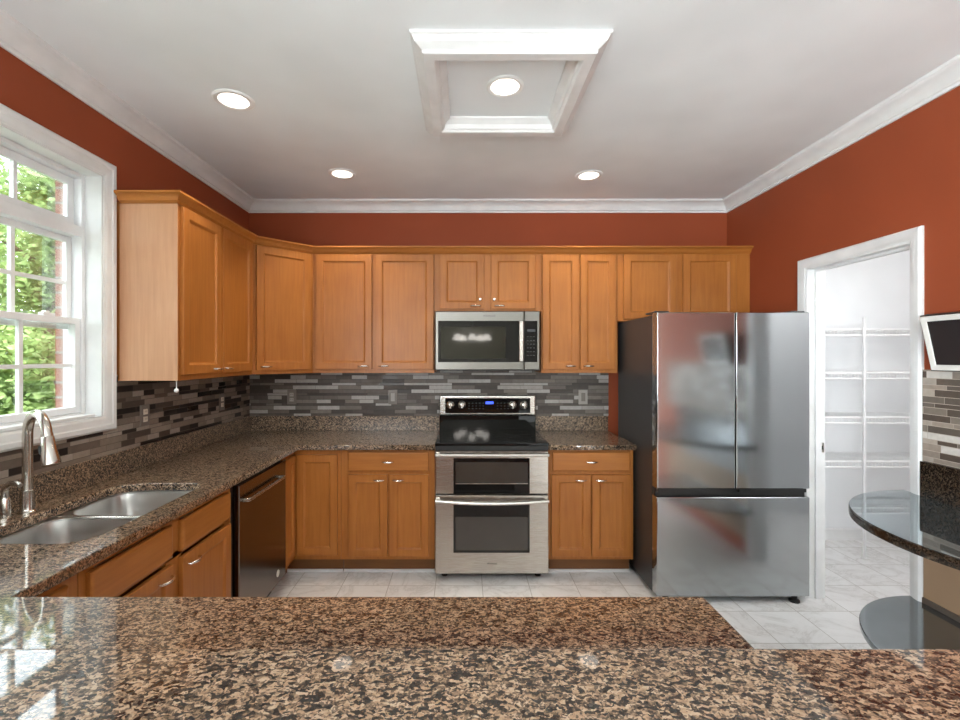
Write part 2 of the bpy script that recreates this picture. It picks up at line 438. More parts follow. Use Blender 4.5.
# pantry door casing, jamb, stop and strike plate
dr = bpy.data.objects.new('door_1', None); COL.objects.link(dr); dr.location = (RX, DY0, 0); dr['kind'] = 'structure'
FRR = Fr((RX, 0), (0, 1), (-1, 0))
bm = B(); cp = [(0, 0), (0, .012), (.010, .020), (.024, .018), (.038, .016), (.046, .011), (.054, .010), (.054, 0)]
def casing_path(bm, pts, prof):
    # three-sided casing: loops around the opening
    loops = []
    (y0, y1, zt) = pts
    for corner in range(4):
        lp = []
        for i, d in prof:
            y, z = [(y0-.054+i, 0), (y0-.054+i, zt+.054-i), (y1+.054-i, zt+.054-i), (y1+.054-i, 0)][corner]
            lp.append(FRR.P(y, d, z))
        loops.append(lp)
    loft(bm, loops)
casing_path(bm, (DY0, DY1, DZ), cp); obj('casing', bm, TRIM, dr, smooth=True)
bm = B()
box(bm, RX-.004, RX+.110, DY1-.012, DY1, 0, DZ-.012); box(bm, RX-.004, RX+.110, DY0, DY0+.012, 0, DZ-.012); box(bm, RX-.004, RX+.110, DY0, DY1, DZ-.012, DZ)
obj('jamb', bm, TRIM, dr)
bm = B(); s0, s1 = RX+.045, RX+.080
box(bm, s0, s1, DY1-.024, DY1-.012, 0, DZ-.024); box(bm, s0, s1, DY0+.012, DY0+.024, 0, DZ-.024); box(bm, s0, s1, DY0+.012, DY1-.012, DZ-.024, DZ-.012)
obj('door_stop', bm, TRIM, dr)
bm = B(); box(bm, RX+.083, RX+.104, DY1-.0135, DY1-.0118, .90, .96); sp = obj('strike_plate', bm, NICKEL, dr); sp['label'] = 'metal strike plate'
bm = B(); box(bm, RX+.089, RX+.098, DY1-.0142, DY1-.0130, .918, .942); obj('latch_hole', bm, BLACK, sp)

# kitchen window
win = bpy.data.objects.new('window_1', None); COL.objects.link(win); win.location = (LX, WY0, WZ0); win['kind'] = 'structure'
FL = Fr((LX, 0), (0, 1), (1, 0))                    # left-wall frame: u = depth, d = into the room
cw = .078
bm = B(); rings(bm, FL, WY0-cw, WY1+cw, WZ0-.068, WZ1+.074, [(0, .001), (0, .016), (.010, .024), (.028, .024), (.034, .019), (.060, .016), (.068, .012), (.072, .012), (.072, .001), (0, .001)], False, False)
obj('casing', bm, TRIM, win)
bm = B(); e = .004
box(bm, LX-.164, LX+.006, WY1-e, WY1+.014, WZ0-.01, WZ1+.01); box(bm, LX-.164, LX+.006, WY0-.014, WY0+e, WZ0-.01, WZ1+.01)
box(bm, LX-.164, LX+.006, WY0, WY1, WZ1-e, WZ1+.014); box(bm, LX-.164, LX+.006, WY0, WY1, WZ0-.014, WZ0+e)
obj('jamb_liner', bm, TRIM, win)
MZ0, MZ1 = 2.055, 2.105                              # mullion between transom and double-hung
bm = B(); frame_box(bm, FL, WY0+e, WY1-e, WZ0+e, WZ1-e, .020, -.160, -.072); box(bm, WY0+.02, WY1-.02, -.160, -.072, MZ0, MZ1, FL)
obj('vinyl_frame', bm, VINYL, win, bevel=.002)
gy0, gy1 = WY0+.025, WY1-.025
def sash(name, z0, z1, d0, d1, wd, nz, mw=.017, extra=None):
    bm = B(); frame_box(bm, FL, gy0, gy1, z0, z1, wd, d0, d1)
    if extra: box(bm, gy0, gy1, d0-.004, d1+.006, extra[0], extra[1], FL)
    s = obj(name, bm, VINYL, win, bevel=.002)
    dm = (d0+d1)/2 - .004
    bm = B(); box(bm, gy0+wd*.7, gy1-wd*.7, dm-.003, dm+.003, z0+wd*.7, z1-wd*.7, FL); obj('pane', bm, GLASS, s)
    bm = B()
    for k in (1, 2):
        y = gy0+wd+(gy1-gy0-2*wd)*k/3; box(bm, y-mw/2, y+mw/2, dm-.008, dm+.008, z0+wd*.8, z1-wd*.8, FL)
    for k in range(1, nz):
        z = z0+wd+(z1-z0-2*wd)*k/nz; box(bm, gy0+wd*.8, gy1-wd*.8, dm-.0075, dm+.0075, z-mw/2, z+mw/2, FL)
    obj('muntins', bm, VINYL, s)
    return s
sash('transom_sash', MZ1, WZ1-.025, -.125, -.107, .036, 1)
us = sash('upper_sash', 1.62, MZ0, -.138, -.120, .028, 2)
ls = sash('lower_sash', WZ0+.026, 1.672, -.112, -.078, .029, 2, .017)
bm = B(); box(bm, 2.00, 2.06, -.10, -.075, 1.668, 1.684, FL); box(bm, 2.015, 2.035, -.10, -.078, 1.684, 1.692, FL); obj('sash_lock', bm, VINYL, ls, bevel=.003)
bm = B(); box(bm, gy0, gy1, -.070, -.006, WZ0+.004, WZ0+.018, FL); obj('inner_sill', bm, TRIM, win, bevel=.003)

# mosaic tile fields
ZT0 = 1.017
bm = B(); box(bm, LX+.004, 1.162, BY-.010, BY-.001, ZT0, 1.40); struct('trim_2', bm, MOS_B)
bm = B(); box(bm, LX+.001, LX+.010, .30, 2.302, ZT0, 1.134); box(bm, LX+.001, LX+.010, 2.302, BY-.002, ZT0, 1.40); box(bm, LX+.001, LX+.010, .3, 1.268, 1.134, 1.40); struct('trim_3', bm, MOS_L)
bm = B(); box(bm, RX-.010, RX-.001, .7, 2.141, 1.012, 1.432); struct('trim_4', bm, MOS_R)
bm = B(); box(bm, RX-.006, RX-.001, .7, 2.141, .12, .60); struct('wall_wainscot', bm, WAINS)

# knee wall below the raised bar
bm = B(); box(bm, LX+.001, .80, .42, .545, 0, 1.034); struct('wall_knee', bm, RED)

# ------------------------------------------------------------------ cabinets
FBU = Fr((0, 3.445), (1, 0), (0, -1)); FBB = Fr((0, 3.16), (1, 0), (0, -1))
FLU = Fr((-1.429, 0), (0, 1), (1, 0)); FLB = Fr((-1.155, 0), (0, 1), (1, 0))
r2 = math.sqrt(.5)
UZ0, UZ1 = 1.372, 2.262
BZ0, BZ1 = .115, .862
def handle(fr, u, z, parent, d0=.020, half=.036):
    bm = B()
    pts = [fr.P(u-half, d0-.001, z), fr.P(u-half, d0+.010, z)]
    for k in range(9):
        t = -1+2*k/8; pts.append(fr.P(u+t*half*.93, d0+.014+.010*(1-t*t), z))
    pts += [fr.P(u+half, d0+.010, z), fr.P(u+half, d0-.001, z)]
    tube(bm, pts, [.0055, .005] + [.005+.0012*(1-abs(-1+2*k/8)) for k in range(9)] + [.005, .0055], 8)
    h = obj('handle', bm, NICKEL, parent, smooth=True)
    if parent.parent and 'label' not in h: h['label'] = 'satin nickel arched pull'
    return h
def shaker(fr, u0, u1, z0, z1, parent, name='door', mat=None, st=.052, handle_at=None):
    bm = B()
    rings(bm, fr, u0, u1, z0, z1, [(0, .0012), (0, .0185), (.002, .0205), (st-.004, .0205), (st, .0185), (st+.004, .0125), (st+.008, .0105), (st+.012, .0100)])
    o = obj(name, bm, mat or WOOD, parent)
    if handle_at: handle(fr, handle_at[0], handle_at[1], o)
    return o
def drawer(fr, u0, u1, z0, z1, parent, mat, hu=None, name='drawer'):
    bm = B(); rings(bm, fr, u0, u1, z0, z1, [(0, .0012), (0, .014), (.004, .0185), (.010, .0205)])
    o = obj(name, bm, mat, parent)
    if hu is not None: handle(fr, hu, (z0+z1)/2, o)
    return o
def cabinet(name, label, fr, u0, u1, z0, z1, depth, grp, toe=None, boxmat=None):
    c = fr.P((u0+u1)/2, -depth/2, 0 if toe else z0)
    t = thing(name, label, 'cabinet', c, grp)
    bm = B(); box(bm, u0+.0008, u1-.0008, -depth+.003, 0, z0, z1, fr); obj('carcass', bm, boxmat or WOOD, t)
    if toe:
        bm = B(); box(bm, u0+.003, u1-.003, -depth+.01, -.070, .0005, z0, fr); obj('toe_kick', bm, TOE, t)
        bm = B(); box(bm, u0+.004, u1-.004, -.069, -.058, .0005, .020, fr); q = obj('shoe_moulding', bm, TRIM, t); q['label'] = 'white shoe moulding strip'
    return t
GU, GB = 'maple wall cabinets', 'maple base cabinets'
# --- wall cabinets
c = cabinet('wall_cabinet', 'maple wall cabinet next to the window, end panel coloured as window-lit', FLU, 2.315, 3.136, UZ0, UZ1, .303, GU)
shaker(FLU, 2.338, 2.705, 1.400, 2.247, c, handle_at=(2.655, 1.424)); shaker(FLU, 2.722, 3.105, 1.400, 2.247, c, handle_at=(2.775, 1.424))
bm = B(); box(bm, LX+.022, -1.424, 2.311, 2.315, UZ0, UZ1-.002); q = obj('end_panel', bm, WOODLIT, c); q['label'] = 'maple end panel with window light painted in'
bm = B(); prism(bm, [(LX+.003, BY-.003), (LX+.003, 3.1375), (-1.429, 3.1375), (-1.1215, 3.445), (-1.1215, BY-.003)], UZ0, UZ1)
c = thing('corner_wall_cabinet', 'diagonal maple wall cabinet in the corner with one door', 'cabinet', (-1.5, 3.5, UZ0), GU)
obj('carcass', bm, WOOD, c)
FD = Fr((-1.429, 3.1375), (r2, r2), (r2, -r2)); dl = .3075*math.sqrt(2)
shaker(FD, .022, dl-.022, 1.400, 2.247, c, handle_at=(.085, 1.424))
c = cabinet('wall_cabinet', 'two-door maple wall cabinet between diagonal corner cabinet and microwave', FBU, -1.1205, -.2185, UZ0, UZ1, .303, GU)
shaker(FBU, -1.092, -.680, 1.400, 2.247, c, handle_at=(-.742, 1.424)); shaker(FBU, -.655, -.226, 1.400, 2.247, c, handle_at=(-.590, 1.424))
c = cabinet('wall_cabinet', 'short maple wall cabinet with two doors directly above the microwave', FBU, -.2185, .5704, 1.826, UZ1, .303, GU)
for (a, b, hu, ku) in ((-.177, .1473, .085, .118), (.1988, .5265, .262, .222)):
    d = shaker(FBU, a, b, 1.845, 2.247, c, handle_at=(hu, 1.866))
    bm = B(); lathe(bm, FBU.P(ku, .020, 1.914), [(.005, 0), (.005, -.008), (.011, -.011), (.012, -.017), (.008, -.021)], 14, 'y'); q = obj('knob', bm, NICKEL, d, smooth=True); q['label'] = 'small round nickel knob'
c = cabinet('wall_cabinet', 'two-door full-height maple wall cabinet between microwave and refrigerator', FBU, .5704, 1.1365, UZ0, UZ1, .303, GU)
shaker(FBU, .579, .846, 1.400, 2.247, c, handle_at=(.785, 1.424)); shaker(FBU, .858, 1.118, 1.400, 2.247, c, handle_at=(.918, 1.424))
c = cabinet('wall_cabinet', 'short maple wall cabinet above the refrigerator beside the right wall', FBU, 1.1365, 2.118, 1.754, UZ1, .303, GU)
shaker(FBU, 1.178, 1.5685, 1.772, 2.247, c, handle_at=(1.51, 1.795)); shaker(FBU, 1.6164, 2.0066, 1.772, 2.247, c, handle_at=(1.675, 1.795))
bm = B(); z = 2.252
sweep(bm, [(LX+.027, 2.309), (-1.427, 2.309), (-1.427, 3.1375-.0008), (-1.1207, 3.443), (2.117, 3.443)],
      [(-.012, z), (.004, z), (.010, z+.010), (.016, z+.013), (.024, z+.030), (.040, z+.040), (.044, z+.042), (.044, z+.052), (-.012, z+.052)], -1)
tag(obj('crown_moulding', bm, WOODX, base=(-1.3, 3.2, z), smooth=True), 'maple crown moulding running along the tops of the wall cabinets', 'moulding')

# --- base cabinets
c = cabinet('base_cabinet', 'maple base cabinet left of the range with drawer and two doors', FBB, -.835, -.1985, BZ0, BZ1, .585, GB, True)
drawer(FBB, -.787, -.238, .717, .848, c, WOODX, -.515)
shaker(FBB, -.783, -.518, .140, .694, c, handle_at=(-.575, .660)); shaker(FBB, -.503, -.238, .140, .694, c, handle_at=(-.445, .660))
c = cabinet('base_cabinet', 'maple base cabinet right of the range beside the refrigerator', FBB, .572, 1.150, BZ0, BZ1, .585, GB, True)
drawer(FBB, .598, 1.126, .717, .848, c, WOODX, .862)
shaker(FBB, .592, .856, .140, .694, c, handle_at=(.790, .660)); shaker(FBB, .866, 1.126, .140, .694, c, handle_at=(.925, .660))
c = thing('corner_base_cabinet', 'maple corner base cabinet with folding L-shaped door beside the dishwasher', 'cabinet', (-1.4, 3.4, 0), GB)
bm = B(); prism(bm, [(LX+.003, BY-.003), (LX+.003, 2.952), (-1.155, 2.952), (-1.155, 3.16), (-.8365, 3.16), (-.8365, BY-.003)], BZ0, BZ1); obj('carcass', bm, WOOD, c)
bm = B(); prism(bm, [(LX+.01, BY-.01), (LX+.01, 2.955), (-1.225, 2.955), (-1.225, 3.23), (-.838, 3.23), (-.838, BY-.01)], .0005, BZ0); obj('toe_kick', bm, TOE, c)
bm = B(); box(bm, -1.224, -.838, 3.218, 3.229, .0005, .020); q = obj('shoe_moulding', bm, TRIM, c); q['label'] = 'white shoe moulding strip'
shaker(FBB, -1.132, -.857, .150, .828, c, st=.050)
shaker(FLB, 2.962, 3.138, .150, .828, c, st=.045)
bm = B(); q = None
c = cabinet('sink_base_cabinet', 'maple base cabinet under the sink with two false drawer fronts', FLB, 1.392, 2.296, BZ0, BZ1, .575, GB, True)
obj_c = [o for o in c.children if o.name.startswith('carcass')][0]
# hollow carcass so that the bowls hang free inside it
bm = B()
box(bm, 1.393, 1.411, -.572, 0, BZ0, BZ1, FLB); box(bm, 2.277, 2.295, -.572, 0, BZ0, BZ1, FLB); box(bm, 1.411, 2.277, -.572, 0, BZ0, BZ0+.018, FLB); box(bm, 1.411, 2.277, -.572, -.560, BZ0+.018, BZ1, FLB)
for (a, b, z0, z1) in ((1.411, 2.277, .835, BZ1), (1.411, 2.277, .690, .712), (1.411, 1.45, .133, .835), (2.24, 2.277, .133, .835), (1.800, 1.895, .133, .835)): box(bm, a, b, -.018, 0, z0, z1, FLB)
old = obj_c.data; obj_c.name = 'old'; COL.objects.unlink(obj_c); bpy.data.objects.remove(obj_c)
obj('carcass', bm, WOOD, c)
for (a, b, hu) in ((1.418, 1.818, 1.765), (1.878, 2.268, 1.950)):
    drawer(FLB, a, b, .705, .832, c, WOODY, name='false_drawer_front'); shaker(FLB, a, b, .140, .680, c, handle_at=(hu, .640))
c = cabinet('narrow_base_cabinet', 'narrow maple base cabinet at the peninsula corner left of the sink doors', FLB, 1.150, 1.390, BZ0, BZ1, .575, GB, True)
drawer(FLB, 1.165, 1.340, .705, .832, c, WOODY); shaker(FLB, 1.165, 1.340, .140, .680, c, st=.04)
FPN = Fr((0, 1.108), (1, 0), (0, 1))
c = cabinet('peninsula_cabinet', 'maple base cabinet under the peninsula worktop facing the range', FPN, -1.128, .560, BZ0, BZ1, .555, GB, True)
for k in range(4):
    a = -1.10+k*.413; shaker(FPN, a, a+.395, .140, .680, c); drawer(FPN, a, a+.395, .705, .832, c, WOODX)

# ------------------------------------------------------------------ worktops
CT0, CT1 = .865, .9014
ct = thing('countertop', 'U-shaped speckled brown granite countertop holding the sink', 'countertop', (-1.4, 2.4, CT0))
slab('slab', [[(LX+.002, .548), (.590, .548), (.590, 1.145), (-1.110, 1.145), (-1.110, 3.110), (-.197, 3.110), (-.197, BY-.002), (LX+.002, BY-.002)],
              rrect(-1.600, -1.200, 1.470, 2.170, [.10, .07, .13, .13])[::-1]], CT0, CT1, .006, GRAN, ct)
bm = B(); box(bm, LX+.002, LX+.022, .56, BY-.003, CT1, ZT0); box(bm, LX+.022, -.199, BY-.022, BY-.003, CT1, ZT0); obj('backsplash', bm, GRANB, ct, bevel=.002)
ct = thing('countertop', 'short granite countertop between the range and the refrigerator', 'countertop', (.86, 3.4, CT0))
slab('slab', [[(.5685, 3.110), (1.157, 3.110), (1.157, BY-.002), (.5685, BY-.002)]], CT0, CT1, .006, GRAN, ct)
bm = B(); box(bm, .570, 1.156, BY-.022, BY-.003, CT1, ZT0); obj('backsplash', bm, GRANB, ct, bevel=.002)
tag(slab('bar_top', [[(LX+.002, .22), (.93, .22), (.93, .674), (LX+.002, .674)]], 1.035, 1.070, .007, GRAN), 'raised granite bar top across the foreground above the peninsula', 'bar top')

# sink
sk = thing('sink', 'undermounted stainless double-bowl sink set in the granite below the window', 'sink', (-1.4, 1.82, .70))
zr = CT0-.001
slab('rim', [rrect(-1.625, -1.178, 1.447, 2.192, .10), rrect(-1.592, -1.208, 1.482, 1.808, .085)[::-1], rrect(-1.592, -1.208, 1.838, 2.158, .085)[::-1]], zr-.004, zr, .0012, SINKST, sk)
for (y0, y1) in ((1.482, 1.808), (1.838, 2.158)):
    bm = B(); lp = []
    for ins, z, r in ((-.006, zr-.0045, .09), (0, zr-.006, .085), (.006, zr-.05, .085), (.014, zr-.17, .08), (.030, zr-.19, .07), (.060, zr-.196, .06)):
        lp.append([Vector((x, y, z)) for x, y in rrect(-1.592+ins, -1.208-ins, y0+ins, y1-ins, r)])
    loft(bm, lp, False, True); o = obj('bowl', bm, SINKST, sk, smooth=True)
    md = o.modifiers.new('gauge', 'SOLIDIFY'); md.thickness = .0012; md.offset = 1
    bm = B(); lathe(bm, (-1.42, (y0+y1)/2, zr-.1955), [(.050, 0), (.048, .002), (.036, .002), (.033, -.0005), (.004, 0)], 20); obj('drain', bm, NICKEL, o, smooth=True)

bm = B(); tube(bm, [(-1.590, 1.823, zr-.006), (-1.21, 1.823, zr-.006)], .0085, 12); q = obj('divider', bm, CHROME, sk, smooth=True)

# faucet
fx, fy = -1.650, 1.758
fa = thing('faucet', 'tall gooseneck pull-down faucet in brushed nickel behind the sink', 'faucet', (fx, fy, CT1))
bm = B(); lathe(bm, (fx, fy, CT1), [(.030, .0003), (.030, .006), (.024, .010), (.022, .016), (.0215, .085), (.019, .088)], 24); obj('base', bm, CHROME, fa, smooth=True)
dx, dy = .87, -.5
pts = [(fx, fy, CT1+.084), (fx, fy, CT1+.20)]; R = .088; zc = CT1+.292
pts.append((fx, fy, zc))
for k in range(1, 15):
    a = pi - (pi-.22)*k/14; pts.append((fx+dx*(R+R*math.cos(a)), fy+dy*(R+R*math.cos(a)), zc+R*math.sin(a)))
bm = B(); tube(bm, pts, .0165, 18); obj('spout', bm, CHROME, fa, smooth=True)
pe, pd = Vector(pts[-1]), (Vector(pts[-1])-Vector(pts[-2])).normalized()
bm = B(); tube(bm, [pe-pd*.002, pe+pd*.010, pe+pd*.012, pe+pd*.060, pe+pd*.100, pe+pd*.112, pe+pd*.114], [.0175, .0178, .0195, .0225, .0290, .0285, .022], 20); hd = obj('spray_head', bm, CHROME, fa, smooth=True)
bm = B(); q = pe+pd*.055+Vector((-.018, -.014, 0)); tube(bm, [q+pd*-.014, q, q+pd*.016], [.004, .007, .004], 8); obj('spray_button', bm, BLACK, hd, smooth=True)
# soap dispenser
sx, sy = -1.668, 1.690
so = thing('soap_dispenser', 'short nickel soap dispenser with curved nozzle left of the faucet', 'soap dispenser', (sx, sy, CT1))
bm = B(); lathe(bm, (sx, sy, CT1), [(.024, .0003), (.024, .006), (.017, .010), (.016, .072), (.013, .078)], 20); obj('body', bm, CHROME, so, smooth=True)
bm = B(); tube(bm, [(sx, sy, CT1+.076), (sx, sy, CT1+.100), (sx+.008, sy-.003, CT1+.118), (sx+.028, sy-.010, CT1+.130), (sx+.062, sy-.020, CT1+.135), (sx+.080, sy-.026, CT1+.128)], [.011, .011, .0115, .011, .0095, .008], 12); obj('nozzle', bm, CHROME, so, smooth=True)

# ------------------------------------------------------------------ range
ra = thing('range', 'freestanding stainless double-oven electric range with black cooktop', 'range', (.186, 3.4, 0))
X0, X1 = -.1925, .5640; FR_ = Fr((0, 3.13), (1, 0), (0, -1))   # d = 0 at the body front
bm = B(); box(bm, X0+.004, X1-.004, 3.13, 3.70, .035, .895); obj('body', bm, SIDEG, ra)
bm = B(); rings(bm, Fr((0, 0), (1, 0), (0, 1)), 0, 1, 0, 1, [(0, 0)], False, False); bm.free()
bm = B(); box(bm, X0, X1, 3.086, 3.655, .897, .9195); ck = obj('cooktop', bm, COOKT, ra, bevel=.005); ck['label'] = 'black ceramic glass cooktop'
RINGM = plain('burner_ring_print', (.05, .05, .05), .2)
for (x, y, r) in ((-.005, 3.24, .105), (.38, 3.24, .085), (-.005, 3.50, .075), (.38, 3.50, .105)):
    bm = B(); lathe(bm, (x, y, .9196), [(r-.003, 0), (r, 0), (r, .0003), (r-.003, .0003), (r-.003, 0)], 40, 'z', False, False); obj('burner', bm, RINGM, ck)
bm = B(); box(bm, X0+.002, X1-.002, 3.094, 3.14, .868, .8965); obj('front_lip', bm, BLACK, ra, bevel=.003)
bp = B(); prism(bp, [(X0, 3.660), (X1, 3.660), (X1, 3.735), (X0, 3.735)], .90, 1.030); obj('backguard', bp, BGLASS, ra, bevel=.003)
bm = B(); rings(bm, Fr((0, 3.735), (1, 0), (0, -1)), X0, X1, 1.031, 1.187, [(0, 0), (0, .066), (.006, .074), (.012, .075)]); cp_ = obj('control_panel', bm, STEEL, ra)
bm = B(); box(bm, -.148, .522, 3.6575, 3.662, 1.048, 1.166); cg = obj('control_glass', bm, BGLASS, cp_)
for px in (450.5, 462, 512.5, 523.7):
    x = (px-464)/126.8
    bm = B(); lathe(bm, (x, 3.6573, 1.113), [(.031, 0), (.031, -.006), (.024, -.010), (.022, -.028), (.018, -.031)], 24, 'y'); box(bm, x-.005, x+.005, 3.618, 3.634, 1.090, 1.136)
    obj('knob', bm, STEEL, ra, smooth=True)
bm = B(); box(bm, .170, .232, 3.6560, 3.6580, 1.120, 1.140); q = obj('display', bm, DISPLAY, cp_); q['label'] = 'small blue lit clock display'
for i in range(2):
    pass
bm = B()
for r in range(3):
    for k in range(12):
        x = .035+k*.028
        if .155 < x < .245: continue
        box(bm, x, x+.010, 3.6568, 3.6578, 1.082+r*.022, 1.0845+r*.022)
obj('key_marks', bm, GREYPRINT, cp_)
def oven_door(name, z0, z1, gz0, gz1, wz0, wz1, hz, hd, arch):
    FO = Fr((0, 3.128), (1, 0), (0, -1))
    bm = B(); rings(bm, FO, X0+.002, X1-.002, z0, z1, [(0, 0), (0, .036), (.004, .040)]); d = obj(name, bm, STEEL, ra)
    bm = B(); box(bm, -.070, .436, .0395, .0430, gz0, gz1, FO); gl = obj('door_glass', bm, BGLASS, d, bevel=.002); gl['label'] = 'black glass door inset'
    bm = B(); box(bm, -.056, .424, .0425, .0440, wz0, wz1, FO); obj('window', bm, WINGL, gl)
    bm = B(); n = 17; loops = []
    for k in range(n):
        t = -1+2*k/(n-1); u = (X0+X1)/2+t*(X1-X0-.008)/2; dd = .062+hd*(1-t**2)
        zz = hz - arch*(1-t*t)
        loops.append([FO.P(u, dd, zz-.011), FO.P(u, dd+.014, zz-.009), FO.P(u, dd+.018, zz), FO.P(u, dd+.014, zz+.009), FO.P(u, dd, zz+.011)])
    loft(bm, loops); box(bm, X0+.006, X0+.030, .038, .066, hz-.010, hz+.010, FO); box(bm, X1-.030, X1-.006, .038, .066, hz-.010, hz+.010, FO)
    obj('handle', bm, STEEL, d, smooth=True)
    return d
d1 = oven_door('upper_oven_door', .580, .862, .583, .818, .655, .792, .843, .006, 0)
bm = B(); box(bm, -.056, .424, 3.0805, 3.0850, .648, .653); obj('glass_trim', bm, STEEL, d1)
d2 = oven_door('lower_oven_door', .050, .570, .190, .510, .208, .430, .540, .020, .010)
text('lettering', 'Whirlpool', .016, (.186, 3.0876, .118), (pi/2, 0, 0), BLACK, d2)
for x in (X0+.06, X1-.06):
    for y in (3.18, 3.62):
        bm = B(); lathe(bm, (x, y, 0), [(.022, .0005), (.022, .012), (.014, .016), (.014, .036)], 14); obj('foot', bm, BLACK, ra)

# ------------------------------------------------------------------ microwave
mw_ = thing('microwave', 'stainless over-the-range microwave mounted above the cooktop', 'microwave', (.17, 3.55, 1.395))
M0, M1, MZ_0, MZ_1 = -.2095, .549, 1.395, 1.822
FM = Fr((0, 3.395), (1, 0), (0, -1))
bm = B(); box(bm, M0+.003, M1-.003, 3.396, 3.738, MZ_0-.004, MZ_1); obj('body', bm, SIDEG, mw_)
sp_ = (524-464)/138.4
bm = B(); rings(bm, FM, M0, sp_-.001, MZ_0, MZ_1, [(0, 0), (0, .028), (.006, .035)]); md_ = obj('door', bm, MSTEEL, mw_)
bm = B(); rings(bm, FM, sp_+.001, M1, MZ_0, MZ_1, [(0, 0), (0, .028), (.006, .035)]); mp = obj('control_panel', bm, MSTEEL, mw_)
bm = B(); box(bm, -.187, sp_-.0012, .0345, .0370, 1.453, 1.751, FM); mg = obj('door_glass', bm, BGLASS, md_); mg['label'] = 'black glass door window'
bm = B(); box(bm, -.168, .300, .0366, .0374, 1.478, 1.708, FM); obj('window_screen', bm, plain('microwave_screen', (.028, .027, .018), .05, ior=1.4), mg)
bm = B(); box(bm, sp_+.0012, .530, .0345, .0370, 1.453, 1.751, FM); mk = obj('keypad', bm, BGLASS, mp)
for r in range(9):
    pass
bm = B()
for r in range(6):
    for k in range(3): box(bm, sp_+.022+k*.022, sp_+.032+k*.022, .0369, .0374, 1.50+r*.027, 1.5035+r*.027, FM)
obj('key_marks', bm, GREYPRINT, mk)
bm = B(); box(bm, sp_+.024, sp_+.080, .0369, .0375, 1.672, 1.690, FM); obj('display', bm, plain('unlit_display', (.05, .055, .06), .2), mk)
bm = B(); hx = sp_-.022
box(bm, hx-.011, hx+.011, .036, .060, 1.470, 1.486, FM); box(bm, hx-.011, hx+.011, .036, .060, 1.722, 1.738, FM); box(bm, hx-.017, hx+.015, .060, .074, 1.458, 1.748, FM)
obj('handle', bm, STEEL, md_, bevel=.005)
text('lettering', 'Whirlpool', .021, (.182, 3.3596, 1.787), (pi/2, 0, 0), BLACK, md_)
bm = B()
for k in range(14): box(bm, -.15+k*.046, -.12+k*.046, 3.42, 3.50, 1.3895, 1.3925)
obj('vent_grille', bm, BLACK, mw_)

# ------------------------------------------------------------------ refrigerator
fg = thing('refrigerator', 'stainless french-door refrigerator with bottom freezer drawer', 'refrigerator', (1.62, 3.2, 0))
F0, F1 = 1.166, 2.088; FF = Fr((0, 2.876), (1, 0), (0, -1)); sm_ = 1.641
bm = B(); box(bm, F0, F1-.004, 2.882, 3.52, .035, 1.748); bd = obj('cabinet_body', bm, SIDEG, fg, bevel=.004); bd['label'] = 'dark grey cabinet sides'
def fdoor(name, u0, u1, z0, z1):
    # slightly crowned front face
    bm = B(); loops = []; hw = (u1-u0)/2
    es = [.0, .0003, .0009, .0018, .003, .0045, .006, .0066, .010]
    for u in [u0+e for e in es] + [u0+.010+(u1-u0-.020)*k/10 for k in range(1, 10)] + [u1-e for e in es[::-1]]:
        t = (u-u0-hw)/hw; e = max(0, .006-min(u-u0, u1-u))
        fd = .070-(.006-math.sqrt(max(0, .006**2-e*e)))*.8-.0012*t*t
        loops.append([FF.P(u, -.003, z0), FF.P(u, fd-.004, z0), FF.P(u, fd, z0+.004), FF.P(u, fd, z1-.004), FF.P(u, fd-.004, z1), FF.P(u, -.003, z1)])
    loft(bm, loops); return obj(name, bm, FRIDGE, fg, smooth=True)
fdoor('left_door', F0, sm_-.003, .694, 1.760); fdoor('right_door', sm_+.003, F1, .694, 1.760)
fdoor('freezer_drawer', F0, F1, .042, .642)
bm = B(); box(bm, F0+.004, F1-.004, -.003, .030, .6425, .6935, FF); box(bm, F0+.010, sm_-.03, .030, .054, .668, .6935, FF); box(bm, sm_+.03, F1-.01, .030, .054, .668, .6935, FF); q = obj('handle_recess', bm, BLACK, fg); q['label'] = 'black recessed grip channel'
bm = B(); box(bm, sm_-.0028, sm_+.0028, -.003, .050, .695, 1.758, FF); obj('door_gasket', bm, BLACK, fg)
for a in (F0+.002, F1-.09):
    bm = B(); box(bm, a, a+.088, -.12, .030, 1.7605, 1.772, FF); obj('hinge_cover', bm, SIDEG, fg, bevel=.003)
bm = B(); box(bm, F0+.02, F1-.02, -.10, .020, .020, .040, FF); obj('bottom_grille', bm, BLACK, fg)
for x in (F0+.06, F1-.075):
    bm = B(); lathe(bm, (x, 2.835, 0), [(.030, .0005), (.030, .012), (.016, .018), (.016, .041)], 16); obj('foot', bm, BLACK, fg, smooth=True)
    bm = B(); lathe(bm, (x, 3.45, 0), [(.030, .0005), (.030, .012), (.016, .018), (.016, .036)], 16); obj('foot', bm, BLACK, fg, smooth=True)

# ------------------------------------------------------------------ dishwasher
dw = thing('dishwasher', 'black stainless dishwasher with bar handle between the sink base and corner cabinet', 'dishwasher', (-1.4, 2.64, 0))
bm = B(); box(bm, LX+.04, -1.165, 2.304, 2.949, .10, .860); obj('tub_body', bm, BLACK, dw)
bm = B(); box(bm, LX+.05, -1.220, 2.31, 2.945, .0005, .10); obj('toe_panel', bm, BLACK, dw)
bm = B(); rings(bm, FLB, 2.336, 2.946, .115, .842, [(0, -.008), (0, .022), (.004, .026)]); dd_ = obj('door', bm, DWSTEEL, dw)
bm = B(); pts = [FLB.P(2.385, .024, .755), FLB.P(2.385, .052, .757)] + [FLB.P(2.41+k*.06, .055, .757) for k in range(8)] + [FLB.P(2.852, .052, .757), FLB.P(2.852, .024, .755)]
tube(bm, pts, .0095, 10); q = obj('handle', bm, STEEL, dd_, smooth=True); q['label'] = 'bright steel bar handle'
